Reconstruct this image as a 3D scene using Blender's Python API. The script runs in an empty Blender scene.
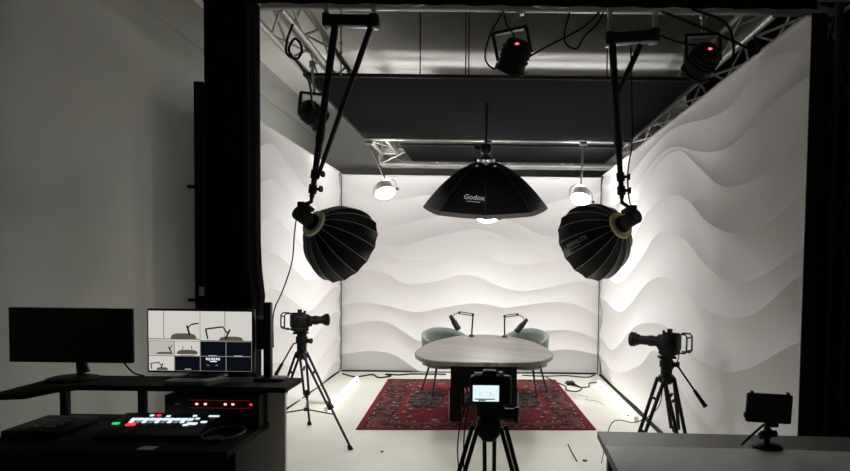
import bpy, bmesh, math, random
from mathutils import Vector, Matrix
random.seed(7)
V = Vector
SC = bpy.context.scene
COL = SC.collection
PI = math.pi

# ------------------------------------------------------------------ materials
def mat(name, col, rough=0.6, metal=0.0, noise=0.0, nscale=20.0, bump=0.0, spec=0.5, emit=None, es=0.0, stretch=None, sheen=0.0):
    m = bpy.data.materials.new(name); m.use_nodes = True
    nt = m.node_tree; b = nt.nodes['Principled BSDF']
    b.inputs['Base Color'].default_value = (*col, 1); b.inputs['Roughness'].default_value = rough
    b.inputs['Metallic'].default_value = metal; b.inputs['Specular IOR Level'].default_value = spec
    if sheen: b.inputs['Sheen Weight'].default_value = sheen
    if emit: b.inputs['Emission Color'].default_value = (*emit, 1); b.inputs['Emission Strength'].default_value = es
    if noise or bump:
        tc = nt.nodes.new('ShaderNodeTexCoord'); mp = nt.nodes.new('ShaderNodeMapping')
        nt.links.new(tc.outputs['Object'], mp.inputs[0])
        if stretch: mp.inputs['Scale'].default_value = stretch
        n = nt.nodes.new('ShaderNodeTexNoise'); n.inputs['Scale'].default_value = nscale; n.inputs['Detail'].default_value = 5
        nt.links.new(mp.outputs[0], n.inputs['Vector'])
        if noise:
            r = nt.nodes.new('ShaderNodeValToRGB')
            r.color_ramp.elements[0].position = .3; r.color_ramp.elements[1].position = .7
            r.color_ramp.elements[0].color = (*[c*(1-noise) for c in col], 1)
            r.color_ramp.elements[1].color = (*[min(1, c*(1+noise)) for c in col], 1)
            nt.links.new(n.outputs['Fac'], r.inputs[0]); nt.links.new(r.outputs[0], b.inputs['Base Color'])
        if bump:
            bp = nt.nodes.new('ShaderNodeBump'); bp.inputs['Strength'].default_value = bump; bp.inputs['Distance'].default_value = .01
            nt.links.new(n.outputs['Fac'], bp.inputs['Height']); nt.links.new(bp.outputs[0], b.inputs['Normal'])
    return m

def emission(name, col, s):
    m = bpy.data.materials.new(name); m.use_nodes = True; nt = m.node_tree
    for n in list(nt.nodes):
        if n.type == 'BSDF_PRINCIPLED': nt.nodes.remove(n)
    e = nt.nodes.new('ShaderNodeEmission'); e.inputs[0].default_value = (*col, 1); e.inputs[1].default_value = s
    nt.links.new(e.outputs[0], nt.nodes['Material Output'].inputs[0]); return m

M = {}
M['room'] = mat('painted_plaster', (.40, .40, .365), .85, noise=.04, nscale=2.5, bump=.05)
M['ceiling'] = mat('ceiling_paint', (.90, .88, .83), .9, noise=.05, nscale=1.5)
M['darkwall'] = mat('pale_paint', (.62, .61, .59), .9, noise=.1, nscale=3)
M['floor'] = mat('pale_floor', (.71, .71, .62), .38, noise=.05, nscale=1.6, bump=.02, spec=.4)
M['wave'] = mat('white_wave_fabric', (.78, .758, .745), .8, noise=.015, nscale=60, bump=.03, spec=.2)
M['black'] = mat('black_plastic', (.006, .006, .0065), .5, noise=.1, nscale=40, spec=.25)
M['blackmetal'] = mat('black_metal', (.007, .007, .0075), .42, noise=.1, nscale=60, spec=.3)
M['matteblack'] = mat('matte_black_board', (.006, .006, .006), .8, noise=.1, nscale=8, spec=.2)
M['drape'] = mat('black_molton', (.006, .006, .006), .95, noise=.2, nscale=25, spec=.05)
M['flag'] = mat('dark_grey_cloth', (.0085, .0085, .009), .95, noise=.06, nscale=5, spec=.02)
M['flag2'] = mat('black_cloth', (.008, .008, .0083), .95, noise=.08, nscale=5, spec=.02)
M['alu'] = mat('truss_aluminium', (.50, .49, .46), .42, metal=.35, noise=.08, nscale=30)
M['dim_alu'] = mat('dimmed_truss_aluminium', (.03, .03, .03), .6, noise=.08, nscale=40)  # truss metal darkened: the dim light at the tower is in its colour
M['steel'] = mat('bare_steel', (.45, .44, .42), .35, metal=.9, noise=.08, nscale=40)
M['soft'] = mat('softbox_nylon', (.004, .004, .005), .34, noise=.1, nscale=30, bump=.03, spec=.35)
M['octarib'] = mat('softbox_piping', (.02, .02, .02), .4, noise=.1, nscale=40)
M['softrib'] = mat('softbox_rib_shine', (.32, .32, .32), .4, metal=.0, noise=.1, nscale=40, spec=.5)  # pale grey puts the shine of the dome ribs into their colour
M['domeglow'] = emission('added_fill_glow', (1, .985, .96), 11.0)  # glow added on the dome softboxes to brighten floor and lower walls
M['octaglow'] = emission('added_fill_glow_wide', (1, .985, .96), 4.4)  # glow added under the octagonal softbox for the same brightening
M['diffuser'] = mat('grey_diffusion_cloth', (.35, .35, .34), .9, noise=.03, nscale=30)
M['rimband'] = mat('dark_grey_webbing', (.14, .135, .13), .8, noise=.1, nscale=60)
M['brass'] = mat('brass_ring', (.80, .68, .34), .4, metal=.25, noise=.1, nscale=30)
M['palering'] = mat('pale_ring', (.85, .80, .64), .4, metal=.2, noise=.1, nscale=30)
M['letter'] = mat('white_lettering', (.85, .87, .88), .6, noise=.02, nscale=80)
M['letter_dim'] = mat('grey_lettering', (.35, .36, .38), .6, noise=.02, nscale=80)
M['lamp'] = emission('lamp_glow', (1, .995, .985), 222.0)
M['tube'] = emission('tube_glow', (1, .97, .91), 4.0)
M['lamphouse'] = mat('lamp_housing_grey', (.72, .71, .67), .45, metal=.1, noise=.06, nscale=30)
M['chair'] = mat('sage_velvet', (.115, .135, .118), .85, noise=.12, nscale=14, bump=.05, spec=.2, sheen=.4)
M['deskgrey'] = mat('grey_laminate', (.74, .72, .68), .5, noise=.05, nscale=10)
M['cloth'] = mat('grey_desk_cloth', (.90, .91, .89), .33, noise=.06, nscale=18, bump=.06, spec=.5)
M['tablegrey'] = mat('brown_grey_laminate', (.085, .075, .065), .55, noise=.06, nscale=12)
M['lens'] = mat('lens_glass', (.01, .01, .015), .08, noise=.05, nscale=10, spec=.7)
M['red'] = emission('red_led', (1, .03, .05), 1.6)
M['redhot'] = emission('red_led_core', (1, .45, .45), 1.6)
M['green'] = emission('green_led', (.05, 1, .25), .7)
M['white_led'] = emission('white_led', (.80, .95, 1), 1.0)
M['dim_led'] = emission('dim_led', (.6, .75, .8), .28)
M['scr_white'] = emission('screen_white', (.78, .75, .70), .80)
M['scr_pale'] = emission('screen_pale', (.78, .75, .70), .62)
M['scr_line'] = emission('screen_line', (.50, .48, .46), .45)
M['scr_seam'] = emission('screen_seam', (.40, .38, .36), .40)
M['scr_navy'] = emission('screen_navy', (.005, .006, .011), .8)
M['scr_olive'] = emission('screen_olive', (.22, .19, .13), .45)
M['scr_dark'] = emission('screen_dark', (.02, .02, .02), .3)
M['scr_text'] = emission('screen_text', (.85, .9, 1), .8)
M['scr_cam'] = emission('viewfinder_glow', (.78, .95, 1), 1.0)
M['scr_camd'] = emission('viewfinder_dark', (.16, .22, .24), .8)
M['offscreen'] = mat('dark_screen', (.006, .006, .007), .25, noise=.05, nscale=4, spec=.3)
M['keys'] = mat('grey_keys', (.13, .13, .13), .6, noise=.1, nscale=40)
M['paper'] = mat('pale_plastic', (.55, .55, .52), .6, noise=.03, nscale=30)
M['rubber'] = mat('black_rubber', (.01, .01, .01), .8, noise=.1, nscale=50, spec=.2)

def wood():
    m = bpy.data.materials.new('grey_oak'); m.use_nodes = True; nt = m.node_tree; L = nt.links
    b = nt.nodes['Principled BSDF']; b.inputs['Roughness'].default_value = .38; b.inputs['Specular IOR Level'].default_value = .45
    tc = nt.nodes.new('ShaderNodeTexCoord'); mp = nt.nodes.new('ShaderNodeMapping')
    mp.inputs['Rotation'].default_value = (0, 0, .55)
    L.new(tc.outputs['Object'], mp.inputs[0])
    br = nt.nodes.new('ShaderNodeTexBrick'); br.inputs['Scale'].default_value = 1.0
    br.inputs['Brick Width'].default_value = 1.4; br.inputs['Row Height'].default_value = .12; br.inputs['Mortar Size'].default_value = .005
    br.inputs['Color1'].default_value = (.092, .080, .064, 1); br.inputs['Color2'].default_value = (.160, .143, .114, 1); br.inputs['Mortar'].default_value = (.08, .07, .06, 1)
    L.new(mp.outputs[0], br.inputs[0])
    m2 = nt.nodes.new('ShaderNodeMapping'); m2.inputs['Scale'].default_value = (1.5, 28, 1); L.new(mp.outputs[0], m2.inputs[0])
    n = nt.nodes.new('ShaderNodeTexNoise'); n.inputs['Scale'].default_value = 2.2; n.inputs['Detail'].default_value = 6; L.new(m2.outputs[0], n.inputs['Vector'])
    r = nt.nodes.new('ShaderNodeValToRGB'); r.color_ramp.elements[0].color = (.6, .6, .6, 1); r.color_ramp.elements[1].color = (1.3, 1.3, 1.3, 1)
    r.color_ramp.elements[0].position = .3; r.color_ramp.elements[1].position = .7
    L.new(n.outputs['Fac'], r.inputs[0])
    mx = nt.nodes.new('ShaderNodeMix'); mx.data_type = 'RGBA'; mx.blend_type = 'MULTIPLY'; mx.inputs[0].default_value = 1
    L.new(br.outputs[0], mx.inputs[6]); L.new(r.outputs[0], mx.inputs[7]); L.new(mx.outputs[2], b.inputs['Base Color'])
    return m
M['wood'] = wood()

def rug_material(hx, hy):
    m = bpy.data.materials.new('persian_rug'); m.use_nodes = True; nt = m.node_tree; L = nt.links
    b = nt.nodes['Principled BSDF']; b.inputs['Roughness'].default_value = .95; b.inputs['Specular IOR Level'].default_value = .1
    tc = nt.nodes.new('ShaderNodeTexCoord'); sp = nt.nodes.new('ShaderNodeSeparateXYZ'); L.new(tc.outputs['Object'], sp.inputs[0])
    def mt(op, a, c=None, d=None):
        n = nt.nodes.new('ShaderNodeMath'); n.operation = op
        for i, q in enumerate((a, c, d)):
            if q is None: continue
            if isinstance(q, (int, float)): n.inputs[i].default_value = q
            else: L.new(q, n.inputs[i])
        return n.outputs[0]
    def mix(f, A, B):
        n = nt.nodes.new('ShaderNodeMix'); n.data_type = 'RGBA'; L.new(f, n.inputs[0])
        for i, q in ((6, A), (7, B)):
            if isinstance(q, tuple): n.inputs[i].default_value = (*q, 1)
            else: L.new(q, n.inputs[i])
        return n.outputs[2]
    X = mt('ABSOLUTE', sp.outputs[0]); Y = mt('ABSOLUTE', sp.outputs[1])
    d = mt('MINIMUM', mt('SUBTRACT', hx, X), mt('SUBTRACT', hy, Y))
    cv = nt.nodes.new('ShaderNodeCombineXYZ'); L.new(X, cv.inputs[0]); L.new(Y, cv.inputs[1])
    def vor(scale, feat='F1'):
        v = nt.nodes.new('ShaderNodeTexVoronoi'); v.inputs['Scale'].default_value = scale; v.feature = feat
        L.new(cv.outputs[0], v.inputs['Vector']); return v
    def ramp(fac, stops):
        r = nt.nodes.new('ShaderNodeValToRGB'); r.color_ramp.interpolation = 'CONSTANT'
        e = r.color_ramp.elements
        while len(e) < len(stops): e.new(0.5)
        for i, (p, c) in enumerate(stops): e[i].position = p; e[i].color = (*c, 1)
        L.new(fac, r.inputs[0]); return r.outputs[0]
    RED = (.165, .013, .022); DK = (.035, .014, .018); CREAM = (.34, .25, .20); ROSE = (.24, .055, .055); NAVY = (.018, .016, .02); ORG = (.17, .07, .045)
    v1 = vor(6.0); v2 = vor(14.0); v3 = vor(22.0)
    field = ramp(v1.outputs['Distance'], [(0, CREAM), (.20, DK), (.29, ROSE), (.36, RED)])
    spray = mt('LESS_THAN', v2.outputs['Distance'], .24)
    field = mix(spray, field, ORG)
    border = ramp(v1.outputs['Distance'], [(0, CREAM), (.15, RED), (.24, DK), (.46, (.09, .03, .032)), (.60, (.13, .045, .04))])
    border = mix(mt('LESS_THAN', v3.outputs['Distance'], .16), border, CREAM)
    guard = ramp(v3.outputs['Distance'], [(0, CREAM), (.28, ORG), (.45, DK)])
    med = ramp(v2.outputs['Distance'], [(0, CREAM), (.20, NAVY), (.40, (.16, .11, .09)), (.52, NAVY)])
    # three lozenge medallions in a row across the field
    def lozenge(cx, grow):
        a = mt('ABSOLUTE', mt('SUBTRACT', X, cx))
        q = mt('MAXIMUM', mt('ADD', mt('MULTIPLY', a, 1/(.26+grow)), mt('MULTIPLY', Y, .60/(.52+grow))), mt('MAXIMUM', mt('MULTIPLY', a, 1/(.20+grow)), mt('MULTIPLY', Y, 1/(.47+grow))))
        return mt('LESS_THAN', q, 1.0)
    for cx in (0.0, .58):
        field = mix(lozenge(cx, .03), field, ROSE)
        field = mix(lozenge(cx, .015), field, med)
    c = mix(mt('GREATER_THAN', d, .06), RED, guard)
    c = mix(mt('GREATER_THAN', d, .10), c, border)
    c = mix(mt('GREATER_THAN', d, .29), c, guard)
    c = mix(mt('GREATER_THAN', d, .34), c, field)
    n = nt.nodes.new('ShaderNodeTexNoise'); n.inputs['Scale'].default_value = 220; L.new(tc.outputs['Object'], n.inputs['Vector'])
    mm = nt.nodes.new('ShaderNodeMix'); mm.data_type = 'RGBA'; mm.blend_type = 'MULTIPLY'; mm.inputs[0].default_value = .35
    L.new(c, mm.inputs[6]); L.new(n.outputs['Fac'], mm.inputs[7]); L.new(mm.outputs[2], b.inputs['Base Color'])
    bp = nt.nodes.new('ShaderNodeBump'); bp.inputs['Strength'].default_value = .3; bp.inputs['Distance'].default_value = .004
    L.new(n.outputs['Fac'], bp.inputs['Height']); L.new(bp.outputs[0], b.inputs['Normal'])
    return m

# ------------------------------------------------------------------ mesh builder
def basis(axis, up=V((0, 0, 1))):
    """matrix whose local Z is axis"""
    z = V(axis).normalized(); u = V(up)
    if abs(z.dot(u.normalized())) > .99: u = V((0, 1, 0))
    x = u.cross(z).normalized(); y = z.cross(x)
    return Matrix((x, y, z)).transposed()

def smooth_path(pts, n=6, closed=False):
    P = [V(p) for p in pts]
    if len(P) < 3: return P
    out = []; N = len(P)
    rng = range(N if closed else N-1)
    for i in rng:
        p1 = P[i]; p2 = P[(i+1) % N]
        p0 = P[(i-1) % N] if (closed or i > 0) else p1+(p1-p2)
        p3 = P[(i+2) % N] if (closed or i+2 < N) else p2+(p2-p1)
        for k in range(n):
            t = k/n
            out.append(.5*((2*p1)+(p2-p0)*t+(2*p0-5*p1+4*p2-p3)*t*t+(3*p1-p0-3*p2+p3)*t**3))
    if not closed: out.append(P[-1])
    return out

class MB:
    def __init__(s): s.v = []; s.f = []; s.m = []
    def add(s, vs, fs, mi=0):
        o = len(s.v); s.v += [V(v) for v in vs]; s.f += [tuple(i+o for i in f) for f in fs]; s.m += [mi]*len(fs); return s
    def box(s, c, size, rot=None, bev=0.0, mi=0, seg=2):
        bm = bmesh.new(); bmesh.ops.create_cube(bm, size=1)
        for v in bm.verts: v.co = V((v.co.x*size[0], v.co.y*size[1], v.co.z*size[2]))
        if bev: bmesh.ops.bevel(bm, geom=bm.edges[:], offset=min(bev, min(size)*.49), segments=seg, affect='EDGES', profile=.5)
        bm.verts.index_update()
        R = rot if rot is not None else Matrix.Identity(3)
        s.add([R @ v.co + V(c) for v in bm.verts], [[v.index for v in f.verts] for f in bm.faces], mi); bm.free(); return s
    def tube(s, pts, r, n=8, closed=False, mi=0, cap=True):
        P = [V(p) for p in pts]; N = len(P); T = []
        for i in range(N):
            if closed: t = P[(i+1) % N]-P[i-1]
            else: t = P[min(i+1, N-1)]-P[max(i-1, 0)]
            T.append(t.normalized() if t.length > 1e-9 else V((0, 0, 1)))
        a = T[0].orthogonal().normalized(); vs = []
        for i in range(N):
            a = a-T[i]*a.dot(T[i]); a = a.normalized() if a.length > 1e-6 else T[i].orthogonal().normalized()
            b = T[i].cross(a); ri = r[i] if isinstance(r, (list, tuple)) else r
            for k in range(n):
                q = 2*PI*k/n; vs.append(P[i]+(a*math.cos(q)+b*math.sin(q))*ri)
        fs = []
        for i in range(N if closed else N-1):
            j = (i+1) % N
            for k in range(n):
                k2 = (k+1) % n; fs.append((i*n+k, i*n+k2, j*n+k2, j*n+k))
        if cap and not closed:
            fs.append(tuple(range(n-1, -1, -1))); fs.append(tuple((N-1)*n+k for k in range(n)))
        return s.add(vs, fs, mi)
    def bar(s, a, b, w, h, up=V((0, 0, 1)), bev=0.0, mi=0):
        a = V(a); b = V(b); R = basis(b-a, up)
        return s.box((a+b)/2, (w, h, (b-a).length), R, bev, mi)
    def lathe(s, prof, c, axis, n=24, mi=0, up=V((0, 0, 1)), cap=True):
        """profile of (distance along axis, radius)"""
        R = basis(axis, up); c = V(c); vs = []
        for h, r in prof:
            for k in range(n):
                q = 2*PI*k/n; vs.append(c+R @ V((r*math.cos(q), r*math.sin(q), h)))
        fs = []
        for i in range(len(prof)-1):
            for k in range(n):
                k2 = (k+1) % n; fs.append((i*n+k, i*n+k2, (i+1)*n+k2, (i+1)*n+k))
        if cap and prof[0][1] > 1e-6: fs.append(tuple(range(n-1, -1, -1)))
        if cap and prof[-1][1] > 1e-6: fs.append(tuple((len(prof)-1)*n+k for k in range(n)))
        return s.add(vs, fs, mi)
    def prism(s, outline, z0, z1, mi=0):
        n = len(outline)
        vs = [V((x, y, z0)) for x, y in outline]+[V((x, y, z1)) for x, y in outline]
        fs = [tuple(range(n-1, -1, -1)), tuple(range(n, 2*n))]+[(i, (i+1) % n, n+(i+1) % n, n+i) for i in range(n)]
        return s.add(vs, fs, mi)
    def build(s, name, mats, parent=None, loc=None, rot=None, smooth=True, angle=35):
        if not isinstance(mats, (list, tuple)): mats = [mats]
        off = V(parent.location) if (parent is not None and parent.get('world')) else V(loc or (0, 0, 0))
        if parent is not None and parent.type == 'MESH' and parent.parent is not None: off = V(parent.parent.location) if parent.parent.get('world') else V((0, 0, 0))
        me = bpy.data.meshes.new(name)
        me.from_pydata([tuple(v-off) for v in s.v], [], s.f)
        for m in mats: me.materials.append(M[m] if isinstance(m, str) else m)
        me.polygons.foreach_set('material_index', s.m)
        bm = bmesh.new(); bm.from_mesh(me); bmesh.ops.recalc_face_normals(bm, faces=bm.faces[:]); bm.to_mesh(me); bm.free()
        if smooth:
            me.polygons.foreach_set('use_smooth', [True]*len(me.polygons)); me.set_sharp_from_angle(angle=math.radians(angle))
        o = bpy.data.objects.new(name, me); COL.objects.link(o)
        if parent is not None: o.parent = parent
        else: o.location = off
        if rot: o.rotation_euler = rot
        return o

def tag(o, label=None, cat=None, group=None, kind=None):
    if label: o['label'] = label
    if cat: o['category'] = cat
    if group: o['group'] = group
    o['kind'] = kind or 'thing'
    return o
def thing(name, label, cat, loc, group=None, rz=0, world=True):
    o = bpy.data.objects.new(name, None); COL.objects.link(o); o.location = loc; o.rotation_euler = (0, 0, rz); o.empty_display_size = .05
    if world: o['world'] = 1
    return tag(o, label, cat, group)
def struct(name, mb, m, **k):
    o = mb.build(name, m, **k); o['kind'] = 'structure'; return o
def copy_tree(o, parent=None):
    c = o.copy(); COL.objects.link(c)
    if parent is not None: c.parent = parent
    for ch in list(o.children): copy_tree(ch, c)
    return c
def single(name, mb, m, label, cat, loc, group=None, **k):
    return tag(mb.build(name, m, loc=loc, **k), label, cat, group)

def text_shape(s, size):
    cu = bpy.data.curves.new('lettering', 'FONT'); cu.body = s; cu.size = size; cu.resolution_u = 3; cu.align_x = 'CENTER'; cu.align_y = 'CENTER'; cu.offset = size*.018
    o = bpy.data.objects.new('lettering', cu); COL.objects.link(o)
    dg = bpy.context.evaluated_depsgraph_get(); me = bpy.data.meshes.new_from_object(o.evaluated_get(dg))
    vs = [v.co.copy() for v in me.vertices]; fs = [tuple(p.vertices) for p in me.polygons]
    bpy.data.objects.remove(o); bpy.data.curves.remove(cu); bpy.data.meshes.remove(me)
    return vs, fs

# ------------------------------------------------------------------ room
b = MB().box((.9, 4.7, -.05), (8.0, 13.0, .1)); struct('floor', b, 'floor')
b = MB().box((.9, 4.7, 4.35), (8.0, 13.0, .1)); struct('ceiling', b, 'ceiling')
b = MB().box((-3.05, 4.7, 2.15), (.1, 13.0, 4.3)); struct('wall_left', b, 'room')
b = MB().box((4.85, 4.7, 2.15), (.1, 13.0, 4.3)); struct('wall_right', b, 'darkwall')
b = MB().box((.9, 11.15, 2.15), (7.8, .1, 4.3)); struct('wall_back', b, 'room')
b = MB().box((.9, -1.75, 2.15), (7.8, .1, 4.3)); struct('wall_front', b, 'darkwall')
b = MB().tube([(-2.985, -1.7, 3.87), (-2.985, 11.1, 3.87)], .014, 8); struct('trim_1', b, 'room')

# ------------------------------------------------------------------ wavy backdrop walls
def curve1(pts):
    pts = sorted(pts)
    def f(x):
        if x <= pts[0][0]: return pts[0][1]
        if x >= pts[-1][0]: return pts[-1][1]
        for i in range(len(pts)-1):
            if pts[i][0] <= x <= pts[i+1][0]: break
        x1, y1 = pts[i]; x2, y2 = pts[i+1]; h = x2-x1
        x0, y0 = pts[i-1] if i else (x1-h, y1-(y2-y1)*.3); x3, y3 = pts[i+2] if i+2 < len(pts) else (x2+h, y2+(y2-y1)*.3)
        m1 = (y2-y0)/(x2-x0); m2 = (y3-y1)/(x3-x1); t = (x-x1)/h
        return (2*t**3-3*t*t+1)*y1+(t**3-2*t*t+t)*h*m1+(-2*t**3+3*t*t)*y2+(t**3-t*t)*h*m2
    return f
def wave_surface(edges, s0, s1, ztop, to3d, slope, cols=120, rows=9):
    F = [curve1(e) for e in edges]; mb = MB()
    S = [s0+(s1-s0)*i/cols for i in range(cols+1)]
    Z = []
    for s in S:
        zz = [ztop+.25]
        for f in F: zz.append(min(f(s), zz[-1]-.004))
        zz.append(min(-.3, zz[-1]-.01)); Z.append(zz)
    for k in range(len(F)+1):
        vs = []; fs = []
        for i, s in enumerate(S):
            a, c = Z[i][k], Z[i][k+1]; g = a-c
            # the part of the band that lies on the panel
            za, zc = min(a, ztop), max(c, 0.0)
            if za < zc: za = zc = max(0, min(ztop, za if a < ztop else ztop))
            for j in range(rows+1):
                z = za+(zc-za)*j/rows; t = min(1, max(0, (a-z)/g))
                h = slope*min(g, .75)*(t*t-t)
                vs.append(to3d(s, z, h))
        for i in range(cols):
            for j in range(rows):
                q = (i*(rows+1)+j, (i+1)*(rows+1)+j, (i+1)*(rows+1)+j+1, i*(rows+1)+j+1)
                if (vs[q[0]]-vs[q[3]]).length+(vs[q[1]]-vs[q[2]]).length > 1e-4: fs.append(q)
        mb.add(vs, fs)
    return mb
BACK = [
 [(-2.3, 2.78), (-1.6, 2.6), (-.9, 2.72), (-.1, 2.62), (.5, 2.5), (1.1, 2.66), (1.8, 2.8)],
 [(-2.3, 2.35), (-1.7, 2.22), (-1.0, 2.35), (-.4, 2.48), (.1, 2.42), (.496, 2.281), (.772, 2.147), (1.109, 2.106), (1.45, 2.2), (1.8, 2.32)],
 [(-2.3, 2.12), (-1.8, 2.0), (-1.333, 1.939), (-.997, 2.035), (-.571, 2.146), (-.144, 2.212), (.193, 2.125), (.577, 1.932), (1.114, 1.786), (1.8, 1.95)],
 [(-2.249, 1.867), (-1.607, 1.814), (-1.332, 1.748), (-1.056, 1.714), (-.75, 1.74), (-.476, 1.827), (-.278, 1.86), (-.079, 1.832), (.198, 1.714), (.505, 1.671), (.779, 1.705), (1.115, 1.763), (1.45, 1.82), (1.8, 1.78)],
 [(-2.3, 1.42), (-2.172, 1.455), (-1.836, 1.566), (-1.498, 1.494), (-1.329, 1.389), (-1.13, 1.361), (-.748, 1.411), (-.412, 1.507), (-.136, 1.48), (.141, 1.361), (.48, 1.273), (.786, 1.30), (1.122, 1.373), (1.45, 1.43), (1.8, 1.33)],
 [(-2.248, 1.009), (-2.064, 1.05), (-1.834, 1.065), (-1.496, 1.011), (-1.096, .931), (-.744, .989), (-.238, 1.074), (.038, 1.057), (.284, 1.01), (.514, 1.043), (.85, 1.093), (1.126, 1.112), (1.434, 1.054), (1.744, .905)],
 [(-2.247, .702), (-1.756, .785), (-1.494, .757), (-1.309, .651), (-1.016, .485), (-.5, .6), (0, .5), (.5, .58), (.934, .664), (1.226, .683), (1.472, .639), (1.72, .534)],
 [(-2.215, .27), (-1.754, .322), (-1.415, .264), (-1.013, .021), (-.6, -.05), (.4, .1), (1.016, .356), (1.339, .375), (1.694, .318)]]
RIGHT = [
 [(3.4, 3.3), (4.112, 2.999), (4.436, 2.867), (4.706, 2.811), (5.085, 2.833), (5.851, 2.941), (6.3, 2.955), (7.0, 2.9), (8.0, 2.78), (9.0, 2.82), (9.8, 2.9)],
 [(3.45, 2.7), (4.002, 2.659), (4.465, 2.548), (4.866, 2.537), (5.408, 2.633), (5.9, 2.76), (6.36, 2.80), (7.0, 2.72), (7.8, 2.55), (8.8, 2.5), (9.8, 2.65)],
 [(3.45, 2.41), (3.959, 2.26), (4.423, 2.227), (4.825, 2.277), (5.33, 2.497), (5.813, 2.705), (6.356, 2.738), (7.014, 2.595), (7.8, 2.28), (8.6, 2.15), (9.3, 2.25), (9.8, 2.35)],
 [(3.45, 2.09), (3.937, 1.947), (4.331, 1.9), (4.638, 1.916), (5.09, 2.027), (5.533, 2.221), (5.921, 2.323), (6.321, 2.338), (6.981, 2.246), (7.575, 2.025), (8.532, 1.724), (9.2, 1.80), (9.837, 1.916)],
 [(3.45, 1.78), (4.041, 1.608), (4.525, 1.558), (5.062, 1.671), (5.618, 1.898), (6.152, 1.987), (6.626, 1.98), (7.161, 1.772), (8.375, 1.449), (9.461, 1.553), (9.8, 1.62)],
 [(3.45, 1.65), (4.085, 1.377), (4.506, 1.304), (5.129, 1.334), (5.698, 1.484), (6.253, 1.564), (6.911, 1.488), (7.706, 1.213), (8.336, 1.076), (9.419, 1.171), (9.8, 1.21)],
 [(3.45, 1.27), (4.135, 1.015), (4.542, .915), (4.932, .897), (5.482, .94), (6.073, 1.081), (6.829, 1.062), (7.521, .941), (8.745, .519), (9.689, .608)],
 [(3.45, .75), (4.2, .47), (4.808, .428), (5.364, .497), (6.52, .802), (7.14, .561), (8.511, .254), (9.8, .32)]]
LEFT = [[(6.2, z+.05), (6.7, z+.16), (7.3, z+.02), (8.1, z-.16), (8.9, z), (9.4, z+.1), (9.8, z+.06)] for z in (2.72, 2.36, 1.98, 1.60, 1.22, .84, .44, .1)]
XL, XR, YB, ZT = -2.235, 1.73, 9.80, 3.0
grp = 'white wave-relief backdrop walls of the set'
t = thing('backdrop_wall', 'white wave-relief backdrop wall across the back, behind the oval table', 'backdrop', (-.25, YB, 0), grp)
wave_surface(BACK, XL-.045, XR+.045, ZT, lambda s, z, h: V((s, YB-h, z)), .58, 130).build('wave_face', 'wave', t, angle=60)
f = MB().box(((XL+XR)/2, YB+.15, ZT/2), (XR-XL+.02, .03, ZT))
for x in (XL+.008, XR-.008): f.tube([(x, YB-.004, .012), (x, YB-.004, ZT)], .006, 6)
f.box(((XL+XR)/2, YB+.05, .006), (XR-XL-.03, .1, .012)); f.box(((XL+XR)/2, YB+.08, ZT+.006), (XR-XL, .18, .012), mi=1)
f.build('frame', ['matteblack', 'wave'], t)
t = thing('backdrop_wall', 'tall white wave-relief backdrop wall along the right, behind the right tripod', 'backdrop', (XR, 6.6, 0), grp)
wave_surface(RIGHT, 3.512, 9.80, ZT+.03, lambda s, z, h: V((XR+.001-h, s, z)), .32, 170).build('wave_face', 'wave', t, angle=60)
f = MB().box((XR+.09, 6.66, ZT/2+.015), (.012, 6.28, ZT+.03))
f.box((XR+.041, 3.506, ZT/2+.015), (.078, .010, ZT+.03)); f.box((XR+.04, 6.66, .006), (.075, 6.2, .012)); f.box((XR+.04, 6.66, ZT+.036), (.075, 6.2, .012), mi=1)
f.build('frame', ['matteblack', 'wave'], t)
t = thing('backdrop_wall', 'shorter white wave-relief backdrop wall beside the black draped post and left tripod', 'backdrop', (XL, 8.0, 0), grp)
wave_surface(LEFT, 6.27, 9.80, ZT+.03, lambda s, z, h: V((XL+h, s, z)), .26, 90).build('wave_face', 'wave', t, angle=60)
f = MB().box((XL-.09, 8.03, ZT/2+.015), (.012, 3.52, ZT+.03))
f.box((XL-.04, 6.25, ZT/2+.015), (.078, .03, ZT+.03)); f.box((XL-.04, 8.03, .006), (.075, 3.5, .012)); f.box((XL-.04, 8.03, ZT+.036), (.075, 3.5, .012), mi=1)
f.build('frame', ['matteblack', 'wave'], t)

# ------------------------------------------------------------------ truss
def truss(label, a, bb, up, side, w=.28, step=.46, mesh='alu'):
    a = V(a); bb = V(bb); ax = (bb-a).normalized(); L = (bb-a).length; up = V(up); side = V(side)
    t = thing('lighting_truss', label, 'truss', (a+bb)/2, 'aluminium box trusses of the rig')
    C = [(-1, -1), (1, -1), (1, 1), (-1, 1)]; h = w/2-.025
    for i, j in C:
        MB().tube([a+side*i*h+up*j*h, bb+side*i*h+up*j*h], .024, 10).build('chord', mesh, t)
    for k in range(4):
        p, q = C[k], C[(k+1) % 4]; mb = MB(); n = max(2, int(L/step))
        for s in range(n):
            u, v = (p, q) if (s % 2) else (q, p)
            A = a+ax*(L*s/n)+side*u[0]*h+up*u[1]*h; B = a+ax*(L*(s+1)/n)+side*v[0]*h+up*v[1]*h
            mb.tube([A, B], .0095, 6)
        mb.build('lacing', mesh, t)
    for s, e in ((0, 0), (1, L)):
        mb = MB(); c = a+ax*e
        for k in range(4):
            p, q = C[k], C[(k+1) % 4]; mb.tube([c+side*p[0]*h+up*p[1]*h, c+side*q[0]*h+up*q[1]*h], .014, 6)
        mb.build('end_frame', mesh, t)
    return t
ux, uy, uz = V((1, 0, 0)), V((0, 1, 0)), V((0, 0, 1))
truss('aluminium box truss running above the left backdrop, power cable coiled on it', (-1.50, 4.31, 3.45), (-1.50, 9.80, 3.45), uz, ux)
truss('aluminium box truss running above the right backdrop wall', (2.0, 4.31, 3.45), (2.0, 9.80, 3.45), uz, ux)
truss('aluminium box truss across the top front, carrying the two red-lit spotlights', (-1.50, 4.15, 3.45), (2.30, 4.15, 3.45), uz, uy)
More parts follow.
